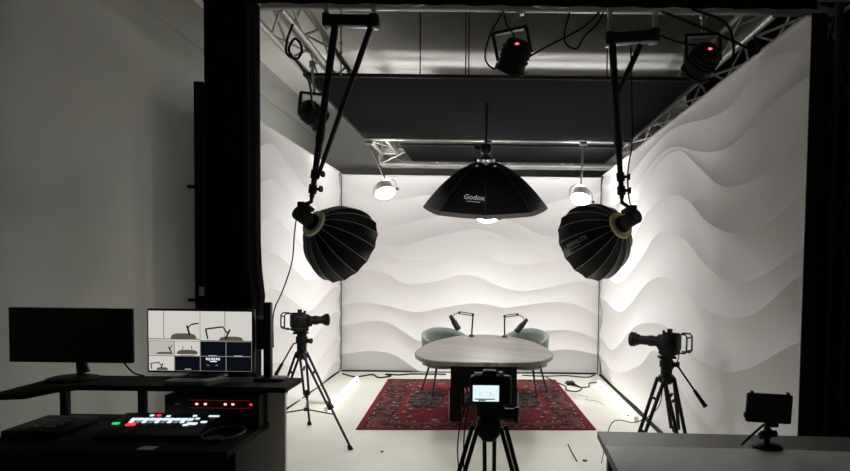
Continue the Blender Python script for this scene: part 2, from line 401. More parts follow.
truss('aluminium box truss crossing behind the dark overhead cloth, above the back wall', (-1.66, 9.97, 3.30), (2.16, 9.97, 3.30), uz, uy)
truss('dark aluminium truss tower standing outside the right backdrop wall', (2.33, 4.25, .02), (2.33, 4.25, 3.9), ux, uy, mesh='dim_alu')

# black drapes
def wrap_drape(cx, cy, hx, hy, z0, z1):
    mb = MB(); n = 96; rows = 22; vs = []; fs = []
    for j in range(rows+1):
        z = z0+(z1-z0)*j/rows
        g = 1+.22*math.exp(-((z-1.42)/.16)**2)
        for k in range(n):
            q = 2*PI*k/n; c, s = math.cos(q), math.sin(q)
            m = max(abs(c), abs(s))**.8
            w = 1+.035*math.sin(9*q+.3*z)+.02*math.sin(17*q-.5*z)
            ex = 1 if c < 0 else g
            vs.append(V((cx+c/m*hx*w*ex, cy+s/m*hy*w, z)))
    for j in range(rows):
        for k in range(n): fs.append((j*n+k, j*n+(k+1) % n, (j+1)*n+(k+1) % n, (j+1)*n+k))
    return mb.add(vs, fs)
single('black_drape', wrap_drape(-1.635, 4.13, .132, .15, .02, 3.9), 'drape', 'black cloth drape wrapped around the tall post behind the lit monitor', 'drape', (-1.63, 4.13, 0), angle=80)
def hang(p0, p1, z0, z1, amp, waves, n=160):
    p0 = V(p0); p1 = V(p1); d = p1-p0; nrm = V((-d.y, d.x, 0)).normalized(); mb = MB(); vs = []; fs = []
    for j in range(9):
        for i in range(n+1):
            u = i/n; p = p0+d*u+nrm*(amp*math.sin(u*waves*2*PI)+amp*.4*math.sin(u*waves*4.6*PI+1)); vs.append(V((p.x, p.y, z0+(z1-z0)*j/8)))
    for j in range(8):
        for i in range(n): fs.append((j*(n+1)+i, j*(n+1)+i+1, (j+1)*(n+1)+i+1, (j+1)*(n+1)+i))
    o = len(vs); vs += [v+nrm*.006 for v in vs]; fs += [tuple(k+o for k in reversed(q)) for q in fs]
    return mb.add(vs, fs)
single('valance_drape', hang((-1.75, 3.965, 0), (1.99, 3.965, 0), 3.235, 3.75, .008, 14), 'drape', 'black cloth valance hung along the front truss at the top', 'drape', (.1, 3.965, 3.315), angle=80)
single('masking_drape', hang((2.62, 3.2, 0), (2.62, 8.6, 0), .02, 4.0, .03, 18), 'drape', 'black masking curtain hanging behind the dark truss tower', 'drape', (2.62, 5.9, 0), angle=80)

# ------------------------------------------------------------------ overhead cloths
def flag(label, x0, x1, y0, y1, z, m, sag, loc):
    t = thing('overhead_cloth', label, 'overhead cloth', loc, 'dark overhead cloths')
    mb = MB(); n = 24; vs = []; fs = []
    for j in range(n+1):
        for i in range(n+1):
            u, v = i/n, j/n; vs.append(V((x0+(x1-x0)*u, y0+(y1-y0)*v, z-sag*16*u*(1-u)*v*(1-v))))
    for j in range(n):
        for i in range(n): fs.append((j*(n+1)+i, j*(n+1)+i+1, (j+1)*(n+1)+i+1, (j+1)*(n+1)+i))
    o = len(vs); vs += [v+V((0, 0, .004)) for v in vs]; fs += [tuple(k+o for k in reversed(q)) for q in fs]
    mb.add(vs, fs).build('cloth', m, t, angle=80)
    f = MB()
    f.tube([(x0, y0, z), (x1, y0, z), (x1, y1, z), (x0, y1, z)], .019, 8, closed=True)
    f.build('frame', 'blackmetal', t); return t
flag('large dark grey overhead cloth on a black frame above the oval table', -1.60, 1.82, 5.62, 8.31, 3.285, 'flag', .03, (.1, 6.95, 3.285))
flag('smaller black overhead cloth behind the large grey one, near the back wall', -1.16, 1.78, 8.56, 9.83, 3.245, 'flag2', .02, (.3, 9.15, 3.285))
for i, x in enumerate((-.60, -.205, -.178, 1.02)):
    lab = ['thin dark cord dropping to the overhead cloth, nearest the left boom arm', 'thin cord of a close pair hanging left of the middle spotlight', 'inner thin cord of the close pair beside the middle spotlight', 'thin cord hanging to the overhead cloth beside the right boom clamp'][i]
    single('suspension_cord', MB().tube([(x, 5.63, 3.29), (x-.005, 5.63, 4.3)], .006, 6), 'blackmetal', lab, 'cord', (x, 5.63, 3.29), 'suspension cords of the overhead cloth')

# ------------------------------------------------------------------ flood lamps
def flood(label, c, face, top, r=.135):
    c = V(c); face = V(face).normalized(); top = V(top)
    t = thing('flood_lamp', label, 'lamp', c, 'three bright flood lamps hung over the set')
    prof = [(-.120, .095), (-.125, .101), (-.10, .107), (-.05, .115), (-.015, r), (.004, r), (.005, r-.010), (-.005, r-.016), (-.05, .112), (-.10, .098), (-.120, .095)]
    MB().lathe(prof, c, face, 32, cap=False).build('housing', 'lamphouse', t)
    MB().lathe([(-.125, 0), (-.124, .06), (-.116, .088), (-.08, .085), (-.01, r-.03), (.0, r-.02), (.012, r-.022), (.026, r-.036), (.036, .07), (.041, .04), (.042, .0)], c, face, 32).build('lens', 'lamp', t)
    s = face.cross(V((0, 1, 0.0001))).normalized()
    mb = MB(); u = V((0, 0, 1)); pts = [c+s*(r+.02), c+s*(r+.01)+u*.08-face*.03, c+s*.04+u*.17, c-s*.04+u*.17, c-s*(r+.01)+u*.08-face*.03, c-s*(r+.02)]
    mb.tube(smooth_path(pts, 4), .006, 6); mb.build('yoke', 'steel', t)
    MB().lathe([(0, .014), (.03, .02), (.04, .014)], c+s*(r+.01), s, 10).build('knob', 'blackmetal', t)
    MB().tube([c+u*.17, top], .013, 8).build('rod', 'steel', t)
    MB().box(top, (.10, .05, .05), None, .008).build('clamp', 'steel', t)
    return t
flood('glowing flood lamp hung on a slanted rod above the left softbox', (-1.342, 8.42, 2.59), (.28, -.50, -.85), (-1.56, 8.42, 3.24))
flood('glowing flood lamp seen just below the wide octagonal softbox', (-.007, 8.42, 2.27), (0, -.22, -.97), (-.007, 8.42, 3.26))
flood('glowing flood lamp on an upright rod above the right softbox', (1.216, 8.42, 2.545), (-.22, -.48, -.85), (1.235, 8.42, 3.26))
single('lighting_pipe', MB().tube([(-1.62, 8.42, 3.285), (1.86, 8.42, 3.285)], .02, 10), 'steel', 'grey pipe in the gap between the cloths, holding the flood lamps', 'pipe', (0, 8.42, 3.285))

# ------------------------------------------------------------------ octagonal softbox
def octabox():
    c = V((-.022, 6.35, 2.225)); ax = V((0, -.27, 1)).normalized(); Rm = basis(ax, V((0, 1, 0)))
    t = thing('octagonal_softbox', 'wide black octagonal softbox hanging over the oval table', 'softbox', c)
    R, Hh = .615, .455
    def surf(q, u):   # q angle, u 0 rim .. 1 apex
        k = q/(PI/4); w = k-math.floor(k)
        rr = R*(.70+.30*math.cos(PI/8)/math.cos((w-.5)*PI/4))
        rr *= 1-.025*math.sin(PI*w)*(1-u)
        s = .12+.88*(1-u)
        rad = rr*s
        z = Hh*(1-s**1.8)
        return c+Rm @ V((rad*math.cos(q), rad*math.sin(q), z))
    mb = MB(); nq, nu = 64, 16; vs = []; fs = []
    for j in range(nu+1):
        for i in range(nq): vs.append(surf(2*PI*i/nq, j/nu))
    for j in range(nu):
        for i in range(nq): fs.append((j*nq+i, j*nq+(i+1) % nq, (j+1)*nq+(i+1) % nq, (j+1)*nq+i))
    mb.add(vs, fs).build('shell', 'soft', t, angle=16)
    for k in range(8):
        MB().tube([surf(k*PI/4, j/12)+ax*.002 for j in range(13)], .0035, 6).build('rib', 'octarib', t)
    mb = MB(); vs = []; fs = []
    for j in range(3):
        for i in range(64): vs.append(surf(2*PI*i/64, .05*j/2)+(surf(2*PI*i/64, .05*j/2)-c).normalized()*.0025)
    for j in range(2):
        for i in range(64): fs.append((j*64+i, j*64+(i+1) % 64, (j+1)*64+(i+1) % 64, (j+1)*64+i))
    mb.add(vs, fs).build('rim_band', 'rimband', t, angle=60)
    mb = MB(); vs = [c+ax*.035]; fs = []
    for i in range(64):
        p = surf(2*PI*i/64, 0); vs.append(p+(c-p)*.015+ax*.004)
    fs = [(0, 1+(i+1) % 64, 1+i) for i in range(64)]
    mb.add(vs, fs).build('diffuser', 'octaglow', t)
    top = c+ax*Hh
    MB().lathe([(-.03, .075), (.0, .085), (.02, .085), (.03, .06)], top, ax, 24).build('speed_ring', 'steel', t)
    mb = MB(); mb.box(top+V((0, 0, .09)), (.10, .14, .13), None, .015); mb.lathe([(0, .045), (.1, .045), (.11, .03)], top+V((0, -.05, .075)), (0, -1, 0), 16)
    mb.build('lamp_head', 'black', t)
    mb = MB(); mb.box(top+V((0, 0, .335)), (.022, .022, .43), None, .004); mb.box(top+V((-.09, -.02, .12)), (.05, .03, .05), None, .01); mb.tube([top+V((-.09, -.02, .12)), top+V((0, 0, .13))], .012)
    mb.build('bracket', 'blackmetal', t)
    for k in (-1, 0, 1):
        q = -PI/2+k*.62; p = surf(q, .86 if k else .93)
        MB().lathe([(0, .018), (.006, .016), (.009, 0)], p, (p-c).normalized(), 10).build('clip', 'palering', t)
    # lettering on the panel that faces the camera
    q0 = -PI/2-.30; n0 = None
    u0 = .26; ctr = surf(q0, u0)
    ex = (surf(q0+.02, u0)-surf(q0-.02, u0)).normalized(); ey = (surf(q0, u0+.02)-surf(q0, u0-.02)).normalized(); nn = ex.cross(ey).normalized()
    if nn.y > 0: nn = -nn
    mb = MB()
    def put(vs, fs, dx, dy):
        # march each letter point onto the bowed panel
        out = []
        for v in vs:
            a, e = v.x+dx, v.y+dy
            w = ctr+ex*a+ey*e
            qq, uu = q0+a/R*1.15, u0+e/.62
            for _ in range(8):
                s0 = surf(qq, uu); da = (w-s0).dot(ex); de = (w-s0).dot(ey); qq += da/R*.9; uu += de/.75
            out.append(surf(qq, uu)+nn*.0035)
        mb.add(out, fs)
    put(*text_shape('Godox', .072), .035, .0)
    for k in range(9): put(*_rect(.012, .008), -.02+k*.0145, -.045)
    mb.build('lettering', 'letter', t, smooth=False)
def _rect(w, h):
    vs = [V((-w/2, -h/2, 0)), V((w/2, -h/2, 0)), V((w/2, h/2, 0)), V((-w/2, h/2, 0))]; return vs, [(0, 1, 2, 3)]
octabox()

# ------------------------------------------------------------------ dome softboxes and their boom arms
def dome(label, ring, ax, ringmat, text=None, R=.29, depth=.345, spin=0.0):
    ring = V(ring); ax = V(ax).normalized(); B = basis(ax, uz)
    t = thing('dome_softbox', label, 'softbox', ring, 'pair of black deep dome softboxes')
    N = 16
    def surf(q, u):
        w = (q/(2*PI/N)) % 1.0
        pr = (.055+(R-.055)*math.sin(min(1, u*1.02)*PI/2)**.80)
        rr = pr*math.cos(PI/N)/math.cos((w-.5)*2*PI/N)*(1-.020*math.sin(PI*w)*min(1, 3*u))
        return ring+B @ V((rr*math.cos(q+spin), rr*math.sin(q+spin), depth*(u**1.25)))
    nq, nu = N*5, 18; vs = []; fs = []
    for j in range(nu+1):
        for i in range(nq): vs.append(surf(2*PI*i/nq, j/nu))
    for j in range(nu):
        for i in range(nq): fs.append((j*nq+i, j*nq+(i+1) % nq, (j+1)*nq+(i+1) % nq, (j+1)*nq+i))
    MB().add(vs, fs).build('shell', 'soft', t, angle=12)
    for k in range(N):
        MB().tube([surf(2*PI*k/N, .04+.95*j/12) for j in range(13)], .0030, 6).build('rib', 'softrib', t)
    vs = [ring+ax*(depth-.03)]; vs += [surf(2*PI*i/nq, .985)+(ring+ax*depth-surf(2*PI*i/nq, .985))*.03 for i in range(nq)]
    MB().add(vs, [(0, 1+i, 1+(i+1) % nq) for i in range(nq)]).build('diffuser', 'domeglow', t)
    MB().lathe([(-.012, .058), (-.014, .096), (.004, .100), (.012, .085), (.012, .058)], ring, ax, 28).build('speed_ring', ringmat, t)
    h = MB().lathe([(-.165, .0), (-.165, .046), (-.155, .052), (-.05, .052), (-.04, .060), (.004, .060)], ring, ax, 20).build('lamp_head', 'black', t)
    mb = MB(); mb.box(ring-ax*.105+B @ V((0, .07, 0)), (.06, .03, .09), B, .006); mb.build('driver_box', 'black', h)
    if text:
        rd, u0 = V(text[0]), text[1]; q0 = math.atan2(rd.dot(B.col[1]), rd.dot(B.col[0]))-spin; q0 = (math.floor(q0/(2*PI/N))+.5)*2*PI/N
        ctr = surf(q0, u0); er = (surf(q0, u0+.02)-surf(q0, u0-.02)).normalized(); eq = (surf(q0+.02, u0)-surf(q0-.02, u0)).normalized(); sq = 1 if eq.z > 0 else -1
        mb = MB()
        def put(vs, fs, dx, dy):
            out = []
            for v in vs:
                a, e = -(v.x+dx), (v.y+dy)*sq
                w = ctr+er*a+eq*e; qq, uu = q0, u0
                for _ in range(14):
                    s0 = surf(qq, uu); uu += (w-s0).dot(er)/.36*.8; qq += (w-s0).dot(eq)/.25*.8
                p = surf(qq, uu); out.append(p+(p-(ring+ax*depth*.6)).normalized()*.003)
            mb.add(out, fs)
        put(*text_shape('NANLITE', .040), 0, .006)
        for k in range(6): put(*_rect(.009, .006), -.045+k*.0115, -.024)
        mb.build('lettering', 'letter_dim', t, smooth=False)
    return t
def boom(label, ptop, pbot, btop, bbot, bar0, bar1, lamp):
    ptop, pbot, btop, bbot, bar0, bar1, lamp = map(V, (ptop, pbot, btop, bbot, bar0, bar1, lamp))
    t = thing('boom_arm', label, 'boom arm', ptop, 'boom arms hung from the front truss')
    mb = MB().bar(bar0, bar1, .07, .07, bev=.008); mb.box(bar0, (.05, .085, .085), None, .008); mb.box(bar1, (.06, .085, .09), None, .012)
    mb.build('clamp_bar', 'blackmetal', t)
    mid = ptop.lerp(pbot, .62)
    MB().tube([ptop, mid, pbot], [.024, .024, .017], 10).build('pole', 'blackmetal', t)
    MB().tube([btop, btop.lerp(bbot, .55), bbot], [.019, .019, .013], 8).build('brace', 'blackmetal', t)
    MB().lathe([(-.05, .029), (.05, .029)], mid, pbot-ptop, 12).build('collar', 'blackmetal', t)
    d = (pbot-ptop).normalized()
    for u in (.86, .95):
        p = ptop.lerp(pbot, u); mb = MB().lathe([(0, .012), (.05, .010), (.05, .022), (.065, .022)], p, (1, -.2, 0), 10); mb.lathe([(-.03, .028), (.03, .028)], p, d, 12); mb.build('knob', 'blackmetal', t)
    mb = MB().tube([pbot-d*.03, pbot+d*.03, lamp], .014, 8); mb.box(lamp, (.05, .05, .07), None, .008); mb.build('swivel_bracket', 'blackmetal', t)
    for q in (bar0, bar1): MB().bar(q+V((0, -.02, .0)), V((q.x, q.y-.02, 3.33)), .03, .03, bev=.005).build('hanger', 'steel', t)
aL = V((.52, .72, -.46)).normalized(); rL = V((-1.215, 4.50, 1.93))
aR = V((-.50, .75, -.36)).normalized(); rR = V((.932, 4.50, 1.945))
dome('black dome softbox with a pale ring, hanging by the left boom arm', rL, aL, 'palering')
dome('black dome softbox with a brass ring and white lettering, hanging by the right boom arm', rR, aR, 'brass', ((-.62, -.70, -.22), .66))
boom('black boom arm of two tubes dropping in a V to the left softbox', (-1.0, 4.2, 3.18), (-1.19, 4.35, 2.10), (-.77, 4.2, 3.18), (-1.14, 4.3, 2.22), (-1.05, 4.2, 3.215), (-.745, 4.2, 3.215), rL-aL*.12+V((0, 0, .055)))
boom('black boom arm with a short brace dropping to the right softbox', (.79, 4.2, 3.11), (.905, 4.35, 2.12), (.975, 4.2, 3.09), (.835, 4.25, 2.77), (.77, 4.2, 3.12), (1.06, 4.2, 3.145), rR-aR*.12+V((0, 0, .055)))

# ------------------------------------------------------------------ spotlights on the rig
def par(label, c, ax, tilt, top, lit=True):
    c = V(c); ax = V(ax).normalized(); top = V(top); B = basis(ax, uz)
    t = thing('stage_spotlight', label, 'spotlight', c, 'small black stage spotlights on the rig')
    MB().lathe([(-.11, .0), (-.11, .055), (-.09, .082), (-.05, .090), (-.05, .099), (-.04, .099), (-.04, .090), (-.02, .090), (-.02, .099), (-.01, .099), (-.01, .090), (.01, .090), (.01, .099), (.02, .099), (.02, .092), (.075, .092), (.08, .102), (.100, .102), (.100, .09), (.07, .086)], c, ax, 24).build('can', 'black', t)
    MB().lathe([(.068, .078), (.074, .05), (.076, 0)], c, ax, 24).build('lens', 'diffuser', t)
    s = (V((1, 0, 0))*math.cos(tilt)+uz*math.sin(tilt)); n = V((-math.sin(tilt), 0, math.cos(tilt)))
    mb = MB(); pts = [c-s*.112, c-s*.112+n*.17, c+s*.112+n*.17, c+s*.112]
    for a, e in zip(pts, pts[1:]): mb.bar(a, e, .020, .040, up=uy)
    mb.build('yoke', 'blackmetal', t)
    q = c+n*.17; mb = MB().tube([q, q.lerp(top, .5)], .011, 8); mb.box(top, (.045, .05, .06), None, .006); mb.tube([q.lerp(top, .5), top], .014, 8); mb.build('clamp', 'steel', t)
    p = c+V((.01, -.098, .045)); mb = MB().box(p+V((0, .02, 0)), (.07, .07, .045), None, .006); d = mb.build('display', 'black', t)
    mb = MB()
    for k in range(3): mb.box(p+V((-.011+k*.011, -.0155, 0)), (.007, .003, .014), mi=1 if k == 1 else 0)
    mb.build('digits', ['red', 'redhot'] if lit else 'offscreen', d)
    return t
par('black stage spotlight with a red display hanging from the middle of the front truss', (.165, 4.28, 3.03), (-.30, .45, -.80), .22, (.20, 4.28, 3.33))
par('black stage spotlight with a red display hanging beside the right truss', (1.41, 4.30, 3.02), (-.25, .75, -.55), .05, (1.41, 4.30, 3.33))
par('black stage spotlight under the left truss beside the left boom arm', (-1.50, 5.5, 2.92), (.55, .55, -.45), -.10, (-1.50, 5.5, 3.335), False)

# ------------------------------------------------------------------ rig cables
def cable(name, label, pts, r=.006, m='rubber', group='cables hanging on the rig', n=6):
    P = smooth_path(pts, n); c = sum(P, V((0, 0, 0)))/len(P)
    return single(name, MB().tube(P, r, 6), m, label, 'cable', c, group)
cable('power_cable', 'black cable looping down from the front truss to the middle spotlight', [(.08, 4.27, 3.31), (.0, 4.27, 3.16), (-.03, 4.27, 3.02), (.02, 4.27, 2.95), (.08, 4.27, 2.97), (.12, 4.27, 3.0)])
cable('power_cable', 'short black cable from truss to the top of the middle spotlight', [(.085, 4.24, 3.31), (.11, 4.24, 3.22), (.155, 4.23, 3.15), (.16, 4.24, 3.09)])
cable('power_cable', 'black cable rising from the middle spotlight back up to the front truss', [(.25, 4.27, 3.02), (.36, 4.25, 3.08), (.50, 4.24, 3.15), (.62, 4.24, 3.22), (.71, 4.24, 3.31)])
cable('power_cable', 'black cable hanging in a round loop from the front truss near the right boom', [(.52, 4.26, 3.31), (.49, 4.26, 3.19), (.50, 4.26, 3.11), (.57, 4.26, 3.08), (.62, 4.26, 3.16), (.70, 4.26, 3.24), (.74, 4.26, 3.31)])
cable('power_cable', 'long black cable slanting past the right spotlight along the right truss', [(1.12, 4.25, 3.32), (1.32, 4.28, 3.26), (1.55, 4.3, 3.18), (1.75, 4.32, 3.1), (1.83, 4.4, 3.1), (1.87, 4.6, 3.3)], .009)
cable('power_cable', 'black cable swinging beside the right spotlight in a deep loop', [(1.30, 4.2, 3.32), (1.52, 4.21, 3.24), (1.58, 4.21, 3.08), (1.55, 4.22, 2.97), (1.46, 4.24, 2.94), (1.42, 4.25, 3.0)], .008)
cable('power_cable', 'thin cable stretched from the right boom clamp to the right spotlight', [(1.02, 4.19, 3.18), (1.15, 4.22, 3.14), (1.28, 4.26, 3.12), (1.36, 4.28, 3.12)], .006)
cable('power_cable', 'black cable coiled on the lower chord of the left truss', [(-1.37, 4.55, 3.34), (-1.40, 4.5, 3.2), (-1.42, 4.55, 3.12), (-1.36, 4.6, 3.10), (-1.33, 4.6, 3.18), (-1.38, 4.6, 3.24), (-1.42, 4.6, 3.15), (-1.37, 4.7, 3.08), (-1.36, 4.9, 3.02), (-1.42, 5.2, 2.95), (-1.45, 5.4, 2.93)], .009)
cable('power_cable', 'thin cord hanging from the left softbox lamp down past the backdrop', [tuple(rL-aL*.16), (-1.31, 4.36, 1.86), (-1.34, 4.4, 1.66), (-1.42, 4.45, 1.46), (-1.50, 4.5, 1.3), (-1.52, 4.55, 1.05)], .005)
cable('power_cable', 'thin cord running down beside the right boom pole', [(.93, 4.3, 3.2), (.95, 4.32, 2.8), (.965, 4.34, 2.5), (.945, 4.36, 2.3), (.96, 4.36, 2.1), tuple(rR-aR*.16)], .005)
single('safety_chain', MB().tube([(-.965, 4.22, 3.32), (-.965, 4.22, 2.88)], .005, 6).lathe([(-.02, 0), (0, .013), (.02, 0)], (-.965, 4.22, 3.08), uz, 8).lathe([(-.02, 0), (0, .011), (.02, 0)], (-.965, 4.22, 3.02), uz, 8), 'steel', 'thin steel safety chain hanging between the tubes of the left boom', 'chain', (-.965, 4.22, 3.0))

# ------------------------------------------------------------------ rug, table, chairs, microphones
rx, ry = 1.21, 1.42; rc = (-.138, 7.785)
b = MB().box((rc[0], rc[1], .006), (2*rx, 2*ry, .012), None, .004)
o = single('patterned_rug', b, rug_material(rx, ry), 'red patterned rug with dark border lying under the oval table', 'rug', (rc[0], rc[1], 0)); o.rotation_euler[2] = math.radians(2.3)

TX = -.02
half = [(0, 5.95), (.25, 5.955), (.45, 6.0), (.60, 6.17), (.69, 6.42), (.72, 6.68), (.69, 7.10), (.60, 7.57), (.465, 7.95), (.32, 8.19), (.16, 8.32), (0, 8.37)]
ring = [V((x, y, 0)) for x, y in half]+[V((-x, y, 0)) for x, y in half[-2:0:-1]]
out = [(p.x+TX, p.y) for p in smooth_path(ring, 5, True)]
t = thing('oval_table', 'oval grey-brown wooden table with black slab legs standing on the red rug', 'table', (TX, 7.1, .012))
def shrink(k): return [((x-TX)*k+TX, (y-7.16)*k+7.16) for x, y in out]
mb = MB(); lay = [(.705, .985), (.712, .998), (.742, 1.0), (.75, .993)]; n = len(out); vs = []; fs = []
for z, k in lay: vs += [V((x, y, z)) for x, y in shrink(k)]
for j in range(3):
    for i in range(n): fs.append((j*n+i, j*n+(i+1) % n, (j+1)*n+(i+1) % n, (j+1)*n+i))
fs += [tuple(range(n-1, -1, -1)), tuple(range(3*n, 4*n))]
mb.add(vs, fs).build('tabletop', 'wood', t, angle=30)
MB().box((TX, 7.15, .535), (.70, .90, .335), None, .008).build('apron_box', 'matteblack', t)
for s in (-1, 1):
    for y in (6.76, 7.54): MB().box((TX+s*.295, y, .19), (.125, .13, .356), None, .006).build('leg', 'matteblack', t)
    mb = MB()
    for y in (6.72, 7.50): mb.box((TX+s*.363, y, .17), (.010, .03, .30))
    mb.build('edge_strip', 'steel', t)

def make_chair():
    t = thing('tub_chair', 'grey-green upholstered tub chair with black legs tucked behind the left of the table', 'chair', (0, 0, .012), 'grey-green tub chairs at the table', world=False)
    # local: chair faces -Y, back at +Y
    vs = []; fs = []; n = 40; rows = 8
    def sh(q, v, r):
        top = .60+.21*(.5+.5*math.cos(q*.95))**.9; z = .36+(top-.36)*v
        rr = r*(1+.06*v)*(1-.04*math.cos(2*q)); return V((rr*math.sin(q), .02+rr*math.cos(q), z))
    prof = [(v/rows, .275) for v in range(rows+1)]+[(1.02, .255), (1.0, .235)]+[(v/rows, .225) for v in range(rows-1, -1, -1)]
    for i in range(n+1):
        q = -2.05+4.1*i/n
        for v, r in prof: vs.append(sh(q, v, r))
    m_ = len(prof)
    for i in range(n):
        for j in range(m_): fs.append((i*m_+j, (i+1)*m_+j, (i+1)*m_+(j+1) % m_, i*m_+(j+1) % m_))
    fs += [tuple(range(m_)), tuple(n*m_+j for j in range(m_-1, -1, -1))]
    MB().add(vs, fs).build('backrest', 'chair', t, angle=60)
    MB().lathe([(.33, .0), (.33, .22), (.345, .245), (.44, .25), (.465, .235), (.475, .18), (.478, 0)], (0, 0, 0), uz, 36).build('seat', 'chair', t, angle=50)
    for sx in (-1, 1):
        for sy in (-1, 1):
            lg = MB().tube([(sx*.16, sy*.15, .34), (sx*.235, sy*.225, .012)], [.015, .010], 8).build('leg', 'blackmetal', t)
            MB().lathe([(0, .014), (.02, .014)], (sx*.235, sy*.225, .0), uz, 8).build('glide', 'rubber', lg)
    return t
c1 = make_chair(); c1.location = (-.53, 8.24, .012); c1.rotation_euler = (0, 0, math.radians(22))
c2 = copy_tree(c1); c2.location = (.505, 8.24, .012); c2.rotation_euler = (0, 0, math.radians(-22)); c2['label'] = 'grey-green upholstered tub chair with black legs tucked behind the right of the table'

def mic(label, base, el, tip, mt, mb_):
    base, el, tip, mt, mb_ = map(V, (base, el, tip, mt, mb_))
    t = thing('microphone_arm', label, 'microphone', base, 'microphone arms on the table')
    MB().lathe([(0, .032), (.02, .032), (.03, .018)], base, uz, 16).build('clamp', 'blackmetal', t)
    MB().tube([base, el], .0105, 8).build('post', 'blackmetal', t)
    mb = MB(); n = V((0, 0, .012))
    mb.tube([el+n, tip+n], .0065, 6); mb.tube([el-n, tip-n], .0065, 6); mb.lathe([(-.015, .017), (.015, .017)], el, uy, 12); mb.lathe([(-.015, .016), (.015, .016)], tip, uy, 12)
    mb.tube([tip, tip.lerp(mt, .6), mt.lerp(mb_, .25)], .006, 6); mb.build('arm', 'blackmetal', t)
    d = (mb_-mt)
    MB().lathe([(0, .0), (.003, .022), (d.length*.35, .032), (d.length*.36, .026), (d.length*.42, .026), (d.length*.43, .037), (d.length*.97, .038), (d.length, .02), (d.length, 0)], mt, d, 18).build('microphone', 'black', t)
mic('black boom-arm microphone on the table in front of the left chair', (-.185, 8.10, .75), (-.17, 8.1, 1.03), (-.345, 8.1, 1.055), (-.455, 8.06, 1.02), (-.345, 7.98, .85))
mic('black boom-arm microphone on the table in front of the right chair', (.235, 8.10, .75), (.23, 8.1, 1.015), (.395, 8.1, 1.04), (.515, 8.06, .985), (.375, 7.98, .83))

# ------------------------------------------------------------------ tripods and cameras
def tripod(label, apex, feet, headtop, handle, twin=.022, r=.012, spread=.42, knobs=False, hs=1.0):
    apex = V(apex); feet = [V(f) for f in feet]; headtop = V(headtop)
    t = thing('camera_tripod', label, 'tripod', (apex.x, apex.y, 0), 'black camera tripods')
    sp = []
    for f in feet:
        d = f-apex; h = V((d.x, d.y, 0)).normalized(); s = V((-h.y, h.x, 0)); top = apex+h*.05
        knee = top.lerp(f, .56); ft = f+V((0, 0, .012))
        mb = MB()
        mb.tube([top+s*twin*1.3, knee+s*twin], r, 8); mb.tube([top-s*twin*1.3, knee-s*twin], r, 8)
        mb.box(knee, (.05, .035, .05), basis(d, s), .006); mb.box(top.lerp(knee, .35), (.05, .02, .02), basis(d, s), .003)
        mb.tube([top.lerp(f, .50), ft], r*.95, 8)
        if knobs: mb.lathe([(0, .012), (.04, .012), (.04, .02), (.055, .02)], knee, h, 10)
        lg = mb.build('leg', 'blackmetal', t)
        MB().lathe([(0, .022), (.02, .022), (.05, .014)], f, (top-f).normalized(), 10).build('rubber_foot', 'rubber', lg)
        sp.append(top.lerp(f, spread+.22))
    c = sum(sp, V((0, 0, 0)))/3+V((0, 0, -.0)); mb = MB()
    for p in sp: mb.tube([p, c], .007, 6)
    mb.lathe([(-.015, .022), (.015, .022)], c, uz, 10); mb.build('spreader', 'blackmetal', t)
    hh = headtop.z-apex.z
    mb = MB().lathe([(z, q*hs) for z, q in ((-.05, .035), (-.03, .06), (.0, .066), (.02, .06), (.03, .045), (hh*.45, .045), (hh*.5, .055), (hh*.78, .055), (hh*.8, .045), (hh-.02, .045))], apex, uz, 18)
    mb.box(headtop-V((0, 0, .012)), (.13*hs, .08*hs, .022), None, .004); mb.lathe([(0, .02), (.05, .02), (.055, .026), (.07, .026)], apex+V((.03, 0, hh*.6)), (1, -.3, 0), 10)
    mb.build('fluid_head', 'blackmetal', t)
    if handle:
        a, e = V(handle[0]), V(handle[1]); g = a.lerp(e, .62)
        hd = MB().tube([V((apex.x, apex.y, apex.z+hh*.6)), a, g], .008, 8).build('pan_handle', 'blackmetal', t)
        MB().tube([g, e], [.013, .017], 10).build('grip', 'rubber', hd)
    return t
def studio_camera(label, c, ang, tilt=0.0, lens=.20):
    c = V(c); t = thing('studio_camera', label, 'camera', c, 'studio cameras with long lenses', ang, world=False)
    mb = MB().box((-.02, 0, 0), (.16, .105, .125), None, .012); mb.box((-.03, 0, .068), (.12, .06, .02), None, .006)
    mb.box((-.02, -.058, .005), (.09, .015, .085), None, .004, mi=1); mb.box((-.02, .058, .005), (.09, .015, .085), None, .004, mi=1)
    for k in range(3): mb.lathe([(0, .010), (.02, .010), (.02, .016), (.032, .016)], (.055, -.055, -.035+k*.035), (0, -1, 0), 8)
    mb.build('body', ['black', 'blackmetal'], t)
    mb = MB(); pts = [(-.10, -.05, .075), (-.165, -.05, .075), (-.18, -.05, .055), (-.18, -.05, -.055), (-.165, -.05, -.07), (-.10, -.05, -.07)]
    for y in (0, .10): mb.tube([V(p)+V((0, y, 0)) for p in pts], .0065, 8)
    mb.tube([(-.18, -.05, .05), (-.18, .05, .05)], .0065, 8); mb.tube([(-.18, -.05, -.05), (-.18, .05, -.05)], .0065, 8)
    mb.build('cage', 'blackmetal', t)
    MB().lathe([(.055, .05), (.075, .05), (.075, .040), (.12, .040), (.12, .044), (.15, .044), (.15, .038), (.055+lens*.75, .036), (.055+lens*.75, .044), (.055+lens*.86, .046), (.055+lens*.87, .056), (.055+lens, .060), (.055+lens, .05), (.055+lens*.9, .045), (.055+lens*.85, 0)], (0, 0, 0), ux, 24).build('lens', 'black', t)
    mb = MB().box((-.02, 0, .09), (.035, .03, .035), None, .004); mb.box((.03, 0, .082), (.02, .02, .02), None, .004); mb.build('top_mount', 'blackmetal', t)
    mb = MB().box((-.02, 0, -.078), (.15, .08, .03), None, .006); mb.box((-.01, 0, -.095), (.11, .06, .014), None, .003); mb.build('base_plate', 'blackmetal', t)
    t.rotation_euler = (0, tilt, ang); return t
